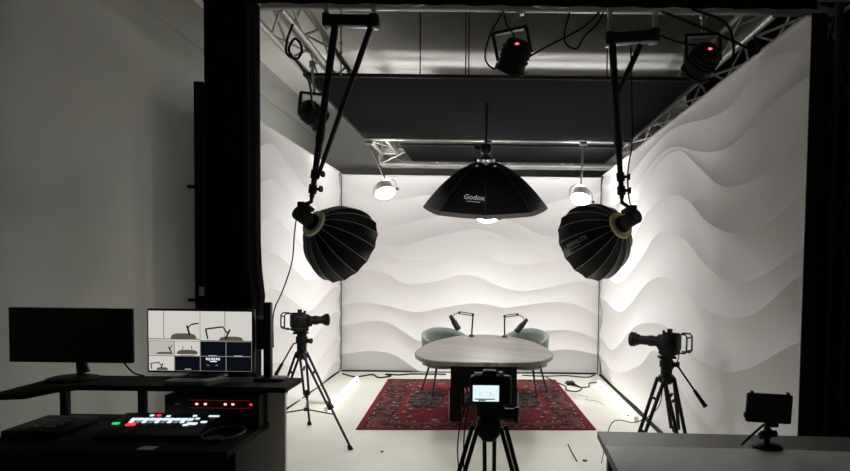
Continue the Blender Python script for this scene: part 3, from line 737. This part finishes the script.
tripod('black tripod on the floor beside the left backdrop wall', (-1.735, 6.0, .80), [(-1.19, 5.63, 0), (-1.81, 5.97, 0)][0:1]+[(-1.96, 5.62, 0), (-1.80, 6.5, 0)], (-1.745, 6.0, 1.012), ((-1.80, 5.95, .90), (-1.90, 5.75, .64)))
studio_camera('studio camera with its lens pointing right, on the tripod at the left backdrop', (-1.735, 6.0, 1.115), math.radians(36))
tripod('black tripod close to the right backdrop wall, behind the grey desk', (1.42, 5.0, .79), [(1.08, 4.85, 0), (1.52, 4.55, 0), (1.62, 5.25, 0)], (1.42, 5.0, .965), ((1.49, 4.97, .90), (1.66, 4.78, .61)), twin=.032, r=.015)
studio_camera('studio camera with its lens pointing left, on the tripod at the right backdrop', (1.42, 5.0, 1.07), math.radians(140), 0.0, .25)
cable('signal_cable', 'thin cable looping from the right studio camera down to the floor', [(1.48, 5.02, 1.03), (1.50, 4.96, .95), (1.40, 4.98, .75), (1.36, 5.0, .55), (1.20, 5.02, .43), (1.02, 5.1, .4), (.98, 5.3, .01)], .004, group='camera cables')
tripod('black tripod standing nearest, in front of the rug and table', (.012, 2.02, 1.145), [(-.36, 1.80, 0), (.38, 1.84, 0), (.03, 2.46, 0)], (.014, 2.0, 1.205), None, twin=.013, r=.0070, knobs=True, hs=.62)
def photo_camera():
    c = V((.016, 2.0, 1.262)); t = thing('photo_camera', 'small black photo camera with a glowing rear screen on the nearest tripod', 'camera', c)
    mb = MB().box(c, (.130, .055, .088), None, .010); mb.box(c+V((.05, -.014, -.005)), (.028, .045, .078), None, .010); mb.build('body', 'black', t)
    mb = MB().box(c+V((-.004, -.006, .050)), (.045, .05, .024), None, .006); mb.build('viewfinder', 'black', t)
    mb = MB().box(c+V((-.022, .0, .0485)), (.060, .03, .009), None, .003); mb.build('top_plate', 'lamphouse', t)
    mb = MB().lathe([(0, .009), (.012, .009)], c+V((.032, .0, .044)), uz, 14); mb.build('mode_dial', 'lamphouse', t)
    MB().lathe([(0, .033), (.05, .034), (.09, .036), (.095, .030)], c+V((0, .027, 0)), uy, 20).build('lens', 'black', t)
    mb = MB().box(c+V((-.014, -.030, -.004)), (.090, .008, .058), None, .002); s = mb.build('screen', 'offscreen', t)
    mb = MB(); y = c.y-.0345; cx, cz = c.x-.0145, c.z-.006
    mb.box((cx, y, cz), (.081, .001, .050), mi=0)
    mb.box((cx-.004, y-.0006, cz-.018), (.062, .0006, .004), mi=1); mb.box((cx-.012, y-.0006, cz-.022), (.022, .0006, .004), mi=1)
    for sx in (-1, 1):
        mb.bar((cx-.002+sx*.012, y-.0006, cz-.008), (cx-.002+sx*.016, y-.0006, cz+.004), .0012, .0006, mi=1); mb.bar((cx-.002+sx*.016, y-.0006, cz+.003), (cx-.002+sx*.022, y-.0006, cz-.006), .0012, .0006, mi=1)
    mb.build('picture', ['scr_cam', 'scr_camd'], s)
    mb = MB().box(c+V((0, 0, -.052)), (.09, .05, .016), None, .004); mb.build('base_plate', 'blackmetal', t)
photo_camera()
cable('signal_cable', 'outer thin cable hanging beside the nearest tripod', [(-.045, 2.0, 1.25), (-.075, 1.98, 1.17), (-.085, 1.98, 1.08), (-.08, 1.98, .98), (-.085, 1.98, .8), (-.09, 1.98, .4), (-.1, 1.95, .01)], .0022, group='camera cables')
cable('signal_cable', 'inner thin cable hanging close beside the nearest tripod', [(-.045, 2.0, 1.235), (-.062, 1.98, 1.16), (-.066, 1.98, 1.07), (-.064, 1.98, .98), (-.06, 1.98, .8), (-.055, 1.98, .4), (-.05, 1.95, .01)], .0022, group='camera cables')

# ------------------------------------------------------------------ light tubes on the floor
def light_tube(label, p0, p1, nrm):
    p0, p1 = V(p0), V(p1); d = (p1-p0).normalized(); t = thing('light_tube', label, 'light tube', (p0+p1)/2, 'glowing tubes on the floor')
    MB().tube([p0, p1], .024, 14).build('glowing_tube', 'tube', t)
    for q, s in ((p0, -1), (p1, 1)): MB().tube([q, q+d*s*.05], .026, 14).build('end_cap', 'lamphouse', t)
    mb = MB()
    for u in (.1, .9): mb.box(p0.lerp(p1, u)-V((0, 0, .02)), (.07, .03, .018), None, .003)
    mb.build('cradle', 'blackmetal', t)
light_tube('glowing white tube lying on the floor along the left backdrop', (-1.78, 7.14, .03), (-1.835, 9.05, .03), ux)
light_tube('glowing white tube lying on the floor along the right backdrop', (1.62, 6.85, .03), (1.60, 8.95, .03), -ux)

# ------------------------------------------------------------------ floor cables and small things
G = 'cables on the floor'
cable('floor_cable', 'black cable curling over the floor at the right back corner of the rug', [(.90, 9.45, .008), (1.0, 9.1, .008), (1.1, 8.75, .008), (1.08, 8.5, .008), (1.2, 8.4, .008), (1.3, 8.6, .008), (1.25, 8.9, .008), (1.12, 9.0, .008)], .008, group=G)
cable('floor_cable', 'black cable running from the small adapter to the right light tube', [(1.19, 8.86, .008), (1.3, 8.7, .008), (1.42, 8.75, .008), (1.47, 9.0, .008), (1.58, 9.1, .008)], .008, group=G)
cable('floor_cable', 'black cable lying along the foot of the back wall near the right corner', [(.55, 9.6, .008), (.9, 9.55, .008), (1.2, 9.62, .008), (1.5, 9.5, .008), (1.66, 9.7, .008)], .009, group=G)
cable('floor_cable', 'tangled black cable at the foot of the back wall near the left corner', [(-2.15, 9.55, .008), (-1.9, 9.3, .008), (-1.7, 9.5, .008), (-1.55, 9.25, .008), (-1.4, 9.4, .008), (-1.5, 9.55, .008), (-1.3, 9.5, .008), (-1.1, 9.6, .008), (-.6, 9.6, .008)], .012, group=G)
cable('floor_cable', 'short dark cable lying straight on the open floor before the grey desk', [(.772, 5.87, .006), (.775, 5.6, .006), (.783, 5.36, .006)], .005, group=G)
cable('floor_cable', 'thin pale cable wriggling on the floor beside the right light tube', [(1.2, 8.2, .006), (1.32, 8.05, .006), (1.25, 7.9, .006), (1.38, 7.8, .006), (1.42, 7.6, .006)], .005, 'deskgrey', group=G)
single('power_adapter', MB().box((1.19, 8.93, .022), (.11, .17, .04), None, .008), 'black', 'small black power adapter lying by the right back rug corner', 'adapter', (1.19, 8.93, 0))
single('floor_plate', MB().lathe([(0, .022), (.008, .018), (.009, 0)], (.855, 5.39, 0), uz, 12), 'black', 'tiny black disc on the floor beside the short dark cable', 'floor disc', (.855, 5.39, 0))
single('floor_plate', MB().lathe([(0, .015), (.008, .012), (.009, 0)], (-.906, 5.58, 0), uz, 12), 'black', 'tiny dark disc on the floor between the left tripod and the rug', 'floor disc', (-.906, 5.58, 0))
single('floor_case', MB().box((-1.95, 7.75, .018), (.30, .50, .036), None, .006), 'deskgrey', 'flat grey case on the floor between left tripod and light tube', 'case', (-1.95, 7.75, 0))

# ------------------------------------------------------------------ control desk on the left
t = thing('control_desk', 'dark control desk with a raised shelf in front of the grey wall', 'desk', (-1.75, 3.25, 0))
MB().box((-1.785, 3.195, .765), (1.20, .57, .03), None, .004).box((-1.90, 3.55, .765), (.97, .14, .03), None, .004).build('worktop', 'matteblack', t)
mb = MB().prism([(-2.40, 3.06), (-2.25, 3.10), (-2.21, 3.25), (-2.14, 3.33), (-1.05, 3.33), (-1.05, 3.625), (-2.40, 3.625)], .972, 1.0); mb.build('shelf', 'matteblack', t)
for x in (-2.33, -1.90, -1.69): MB().box((x, 3.52, .876), (.032, .05, .192), None, .003).build('shelf_support', 'matteblack', t)
MB().box((-1.245, 3.50, .485), (.29, .03, .97), None, .003).build('end_panel', 'deskgrey', t)
MB().box((-1.775, 3.03, .375), (1.17, .03, .75), None, .003).build('front_panel', 'matteblack', t)
MB().box((-2.36, 3.3, .375), (.03, .6, .75), None, .003).build('side_panel', 'matteblack', t)
MB().box((-1.42, 3.58, .375), (.03, .05, .75), None, .003).build('rear_leg', 'matteblack', t)

t = thing('computer_monitor', 'wide black computer monitor, switched off, on the control desk', 'monitor', (-2.30, 3.55, 1.0), 'monitors on the control desk')
mb = MB().box((-2.307, 3.55, 1.237), (.685, .03, .305), None, .006); mb.box((-2.307, 3.575, 1.25), (.3, .04, .16), None, .015); mb.build('housing', 'black', t)
MB().box((-2.307, 3.5335, 1.240), (.665, .003, .283)).build('screen', 'offscreen', t)
mb = MB().tube([(-2.27, 3.59, 1.02), (-2.285, 3.595, 1.08), (-2.30, 3.585, 1.16)], [.035, .028, .025], 12); mb.build('stand_neck', 'black', t)
MB().lathe([(0, .0), (0, .13), (.008, .13), (.016, .10), (.02, 0)], (-2.27, 3.50, 1.0), uz, 28).build('stand_base', 'black', t)

def multiview():
    t = thing('computer_monitor', 'lit monitor showing a grid of camera views on the control desk', 'monitor', (-1.592, 3.55, 1.0), 'monitors on the control desk', math.radians(0), world=False)
    W, H = .575, .335; zc = .212
    mb = MB().box((0, .018, zc), (W+.02, .035, H+.022), None, .005); mb.box((0, .045, zc), (.28, .03, .18), None, .012); mb.build('housing', 'black', t)
    mb = MB().tube([(0, .06, .02), (0, .06, .2)], .022, 10); mb.build('stand_neck', 'black', t)
    MB().box((0, .04, .008), (.22, .15, .016), None, .005).build('stand_base', 'black', t)
    mats = ['scr_line', 'scr_white', 'scr_pale', 'scr_navy', 'scr_olive', 'scr_dark', 'scr_text', 'scr_seam']
    mb = MB(); y0 = -.0015
    def R(x0, z0, x1, z1, mi, lvl=1):   # fractions of the screen, origin top left
        mb.box((-W/2+W*(x0+x1)/2, y0-.0005*lvl, zc+H/2-H*(z0+z1)/2), (W*(x1-x0), .0006, H*(z1-z0)), mi=mi)
    def seg(x0, z0, x1, z1, w, mi, lvl=3):
        a = V((-W/2+W*x0, y0-.0005*lvl, zc+H/2-H*z0)); e = V((-W/2+W*x1, y0-.0005*lvl, zc+H/2-H*z1)); mb.bar(a, e, .0008, w, up=uy, mi=mi) if False else mb.tube([a, e], w/2, 6, mi=mi)
    def hump(x, z, w, h, mi, lvl=2):
        n = 14; vs = []
        for k in range(n+1):
            q = PI*k/n; vs.append(V((-W/2+W*(x+w*math.copysign(abs(math.cos(q))**.6, math.cos(q))), y0-.0005*lvl, zc+H/2-H*(z-h*math.sin(q)**.6))))
        mb.add(vs, [tuple(range(n+1))], mi)
    R(0, 0, 1, 1, 0, 0)
    R(.0, .0, .497, .497, 1); R(.503, .0, 1, .497, 1)
    cells = [(0, .5, 2), (.25, .5, 1), (.5, .5, 3), (.75, .5, 3), (0, .75, 1), (.25, .75, 3), (.5, .75, 3), (.75, .75, 3)]
    for x, z, mi in cells: R(x+.004, z+.006, x+.246, z+.244, mi)
    for x in (.148, .74): R(x-.003, .0, x+.003, .47, 7, 2)
    R(0, .462, .497, .475, 4, 2); R(.503, .482, 1, .497, 7, 2)
    hump(.34, .475, .125, .105, 4); hump(.80, .49, .115, .075, 4)
    seg(.40, .40, .375, .24, .011, 5); seg(.385, .27, .42, .22, .007, 5); seg(.42, .22, .485, .20, .008, 5)
    seg(.575, .46, .555, .30, .009, 5); seg(.555, .295, .72, .255, .009, 5); seg(.72, .255, .765, .36, .008, 5); seg(.79, .30, .745, .46, .011, 5)
    hump(.155, .72, .08, .035, 4); seg(.22, .69, .195, .60, .007, 5); seg(.205, .63, .23, .57, .005, 5)
    hump(.375, .72, .10, .075, 4); R(.30, .735, .45, .744, 7, 2); seg(.33, .64, .335, .58, .004, 5); seg(.42, .64, .415, .58, .004, 5)
    hump(.13, .99, .055, .05, 4); seg(.03, .97, .02, .88, .006, 5); seg(.02, .88, .10, .86, .006, 5); seg(.10, .86, .125, .92, .005, 5); seg(.14, .87, .12, .95, .006, 5)
    for i, (w, h) in enumerate([(.022, .05), (.018, .06), (.024, .05), (.02, .06), (.022, .05), (.018, .055)]): R(.555+i*.024, .775, .555+i*.024+w*.85, .775+h*.75, 6, 2)
    R(.595, .825, .66, .845, 6, 2); R(.58, .735, .66, .743, 6, 2); R(.83, .735, .91, .743, 6, 2); R(.35, .965, .41, .973, 6, 2)
    for x in (.575, .66): R(x-.012, .89, x+.012, .91, 7, 2)
    mb.build('screen', mats, t, smooth=False)
multiview()
single('keyboard', MB().box((-1.60, 3.40, 1.012), (.20, .10, .022), None, .004), 'keys', 'small dark keyboard lying on the shelf beneath the lit monitor', 'keyboard', (-1.60, 3.40, 1.0))
single('white_box', MB().box((-1.455, 3.42, 1.014), (.075, .14, .026), Matrix.Rotation(-.5, 3, 'Z'), .004), 'paper', 'small white box lying on the shelf under the lit monitor', 'box', (-1.455, 3.42, 1.0))
t = thing('monitor_post', 'slim black upright post on a flat base beside the lit monitor', 'post', (-1.225, 3.58, 1.0))
MB().box((-1.225, 3.58, 1.222), (.042, .042, .42), None, .006).build('column', 'blackmetal', t)
MB().box((-1.20, 3.56, 1.007), (.16, .12, .014), None, .004).build('base', 'blackmetal', t)
mb = MB().box((-1.262, 3.60, 1.25), (.05, .05, .17), None, .006); mb.box((-1.258, 3.60, 1.345), (.05, .05, .012), None, .002, mi=1); mb.build('bracket', ['blackmetal', 'steel'], t)
single('equipment_panel', MB().box((-1.752, 3.93, 1.37), (.058, .06, 2.74), None, .006).box((-1.79, 3.92, 2.11), (.075, .03, .022), None, .004).box((-1.79, 3.92, 1.42), (.075, .03, .02), None, .004), 'matteblack', 'narrow black upright panel with two pegs beside the draped post', 'panel', (-1.752, 3.93, 0))
single('paper_tag', MB().box((-1.738, 3.897, 1.475), (.028, .006, .055)), 'paper', 'small white tag fixed low on the narrow black upright panel', 'tag', (-1.738, 3.897, 1.45))

# vision mixer with lit buttons
t = thing('vision_mixer', 'black vision mixer with rows of lit white buttons on the control desk', 'mixer', (-1.66, 3.25, .78))
mb = MB(); cx, cy = -1.66, 3.24; pan = Matrix.Rotation(math.radians(7), 3, 'X'); Rz = Matrix.Rotation(math.radians(2), 3, 'Z')
mb.box((cx, cy, .805), (.50, .32, .045), Rz @ pan, .008); mb.build('body', 'black', t)
def btn(x, y, w, h, m, nm='button'):
    MB().box(V((cx, cy, .805))+Rz @ pan @ V((x, y, .0255)), (w, h, .006), Rz @ pan, .0015).build(nm, m, t)
for k in range(10): btn(-.155+k*.032, .048, .027, .026, 'white_led')
for k in range(10): btn(-.150+k*.032, .012, .020, .022, 'white_led' if k % 2 == 0 else 'dim_led')
btn(-.215, -.012, .034, .022, 'green'); btn(-.135, -.028, .045, .024, 'red')
for x, y in ((-.09, .105), (-.055, .105), (.0, .093), (.135, .10), (.165, .06)): btn(x, y, .020, .016, 'red' if x == -.055 else 'white_led')
btn(.235, .10, .055, .018, 'white_led'); btn(.165, -.012, .05, .024, 'white_led'); btn(.215, .012, .03, .018, 'white_led'); btn(.14, -.03, .026, .016, 'white_led')
t = thing('button_console', 'dark button console with two rows of grey keys beside the vision mixer', 'console', (-2.22, 3.28, .78))
MB().box((-2.22, 3.25, .80), (.28, .34, .04), None, .008).build('body', 'black', t)
for k in range(4):
    for j in range(2): MB().box((-2.235+j*.06, 3.16+k*.06, .822), (.045, .045, .008), None, .002).build('key', 'keys', t)
t = thing('headphones', 'black headphones lying on the control desk right of the vision mixer', 'headphones', (-1.315, 3.20, .78))
pts = [(-1.315+.095*math.cos(q), 3.19+.135*math.sin(q), .795) for q in [2*PI*k/28 for k in range(28)]]
MB().tube(pts, .006, 8, True).build('headband', 'keys', t)
for y in (3.08, 3.30): MB().lathe([(0, .035), (.02, .04), (.025, .025)], (-1.315, y, .78), uz, 16).build('ear_cup', 'black', t)
t = thing('rack_unit', 'black rack unit with red lights under the control desk shelf', 'rack unit', (-1.44, 3.42, .78))
MB().box((-1.442, 3.41, .865), (.50, .13, .17), None, .004).build('case', 'black', t)
for i, x in enumerate((-1.52, -1.475, -1.37, -1.33, -1.235)):
    MB().box((x, 3.343, .905), (.013, .006, .010)).build('indicator', 'redhot' if i < 4 else 'red', t)
mb = MB()
for z in (.885, .925): mb.box((-1.40, 3.3435, z), (.32, .004, .003))
mb.build('light_strip', emission('red_strip', (.30, .01, .015), .35), t)
MB().box((-1.62, 3.343, .905), (.03, .005, .008)).build('badge', 'keys', t)
single('paper_sheet', MB().box((-1.575, 2.955, .7815), (.075, .05, .002)), 'paper', 'small white paper slip at the front edge of the control desk', 'paper', (-1.575, 2.955, .78))
cable('monitor_cable', 'thin black cable dropping behind the switched-off monitor', [(-2.08, 3.60, 1.13), (-2.04, 3.61, 1.06), (-1.99, 3.6, 1.02), (-1.93, 3.59, 1.006)], .005, group='desk cables')

# ------------------------------------------------------------------ grey desk on the right with small monitor
t = thing('grey_desk', 'grey desk at the right front corner, under the small monitor', 'desk', (.48, 2.71, 0), rz=math.radians(-2.5), world=False)
MB().box((.95, -.75, .935), (1.9, 1.5, .03), None, .003).build('desktop', 'tablegrey', t)
for x in (.06, 1.84):
    for y in (-.07, -1.43): MB().box((x, y, .46), (.05, .05, .92), None, .004).build('leg', 'blackmetal', t)
mb = MB(); n = 40; vs = []; fs = []
for j in range(n+1):
    for i in range(n+1):
        x, y = .004+1.89*i/n, -.228-1.26*j/n; vs.append(V((x, y, .953+.0025*math.sin(9*x+3*y)*math.sin(7*y+x)*(1 if x > .8 else .3))))
for j in range(n):
    for i in range(n): fs.append((j*(n+1)+i, j*(n+1)+i+1, (j+1)*(n+1)+i+1, (j+1)*(n+1)+i))
o_ = len(vs); vs += [v-V((0, 0, .0025)) for v in vs]; fs += [tuple(k+o_ for k in reversed(q)) for q in fs]
o = MB().add(vs, fs).build('desk_cloth', 'cloth', None, loc=(0, 0, 0), angle=80); o.location = (.48, 2.71, 0); o.rotation_euler = (0, 0, math.radians(-2.5))
tag(o, 'light grey cloth spread over the front of the grey desk', 'cloth')
t = thing('mini_tripod', 'small black table stand holding up the little monitor on the grey desk', 'stand', (1.105, 2.475, .95))
MB().lathe([(0, .0), (0, .055), (.012, .055), (.02, .04), (.024, 0)], (1.105, 2.475, .95), uz, 24).build('base', 'black', t)
mb = MB().tube([(1.10, 2.47, .97), (1.09, 2.45, 1.06)], .012, 10); mb.lathe([(-.02, .018), (.02, .018)], (1.098, 2.465, 1.01), (1, 0, .3), 12); mb.build('post', 'blackmetal', t)
for s in (-1, 1): MB().lathe([(0, .007), (.022, .007), (.022, .013), (.034, .013)], (1.098, 2.46, 1.01), (s, -.1, .15*s), 10).build('knob', 'blackmetal', t)
MB().tube([(1.075, 2.44, 1.055), (1.03, 2.46, 1.0), (1.0, 2.47, .965)], .005, 8).build('arm', 'blackmetal', t)
t = thing('field_monitor', 'small black monitor facing the viewer on the table stand at the right', 'monitor', (1.082, 2.42, 1.062))
Rp = Matrix.Rotation(math.radians(2.5), 3, 'Y') @ Matrix.Rotation(math.radians(-2), 3, 'Z'); c = V((1.081, 2.42, 1.121))
MB().box(c, (.172, .024, .112), Rp, .008).build('housing', 'black', t)
MB().box(c+Rp @ V((0, -.0122, 0)), (.155, .002, .095), Rp).build('screen', 'offscreen', t)
for sx in (-1, 1): MB().box(c+Rp @ V((sx*.068, 0, .058)), (.010, .018, .014), Rp, .003).build('clip', 'black', t)
MB().box(c+Rp @ V((-.087, 0, -.03)), (.008, .018, .02), Rp, .002).build('clip', 'black', t)
MB().box(c+V((.012, .0, -.064)), (.05, .02, .016), None, .003).build('mount', 'blackmetal', t)

# ------------------------------------------------------------------ camera, world, view
w = bpy.data.worlds.new('dim_room'); SC.world = w; w.use_nodes = True
w.node_tree.nodes['Background'].inputs[0].default_value = (.6, .65, .7, 1); w.node_tree.nodes['Background'].inputs[1].default_value = .002
cd = bpy.data.cameras.new('photo_view'); cam = bpy.data.objects.new('photo_view', cd); COL.objects.link(cam)
cd.sensor_width = 36; cd.sensor_fit = 'HORIZONTAL'; cd.lens = 640/850*36; cd.shift_x = -.07254; cd.shift_y = .06875; cd.clip_start = .05
cam.matrix_world = Matrix.Translation((0, 0, 1.65)) @ Matrix.Rotation(math.radians(90-2.5), 4, 'X') @ Matrix.Rotation(math.radians(.7), 4, 'Z')
SC.camera = cam
SC.view_settings.view_transform = 'Standard'; SC.view_settings.look = 'None'; SC.view_settings.gamma = 1; SC.view_settings.exposure = 0.0
SC.view_settings.use_curve_mapping = False
SC.cycles.max_bounces = 8; SC.cycles.diffuse_bounces = 5; SC.cycles.use_denoising = True
SC.cycles.sample_clamp_indirect = 8
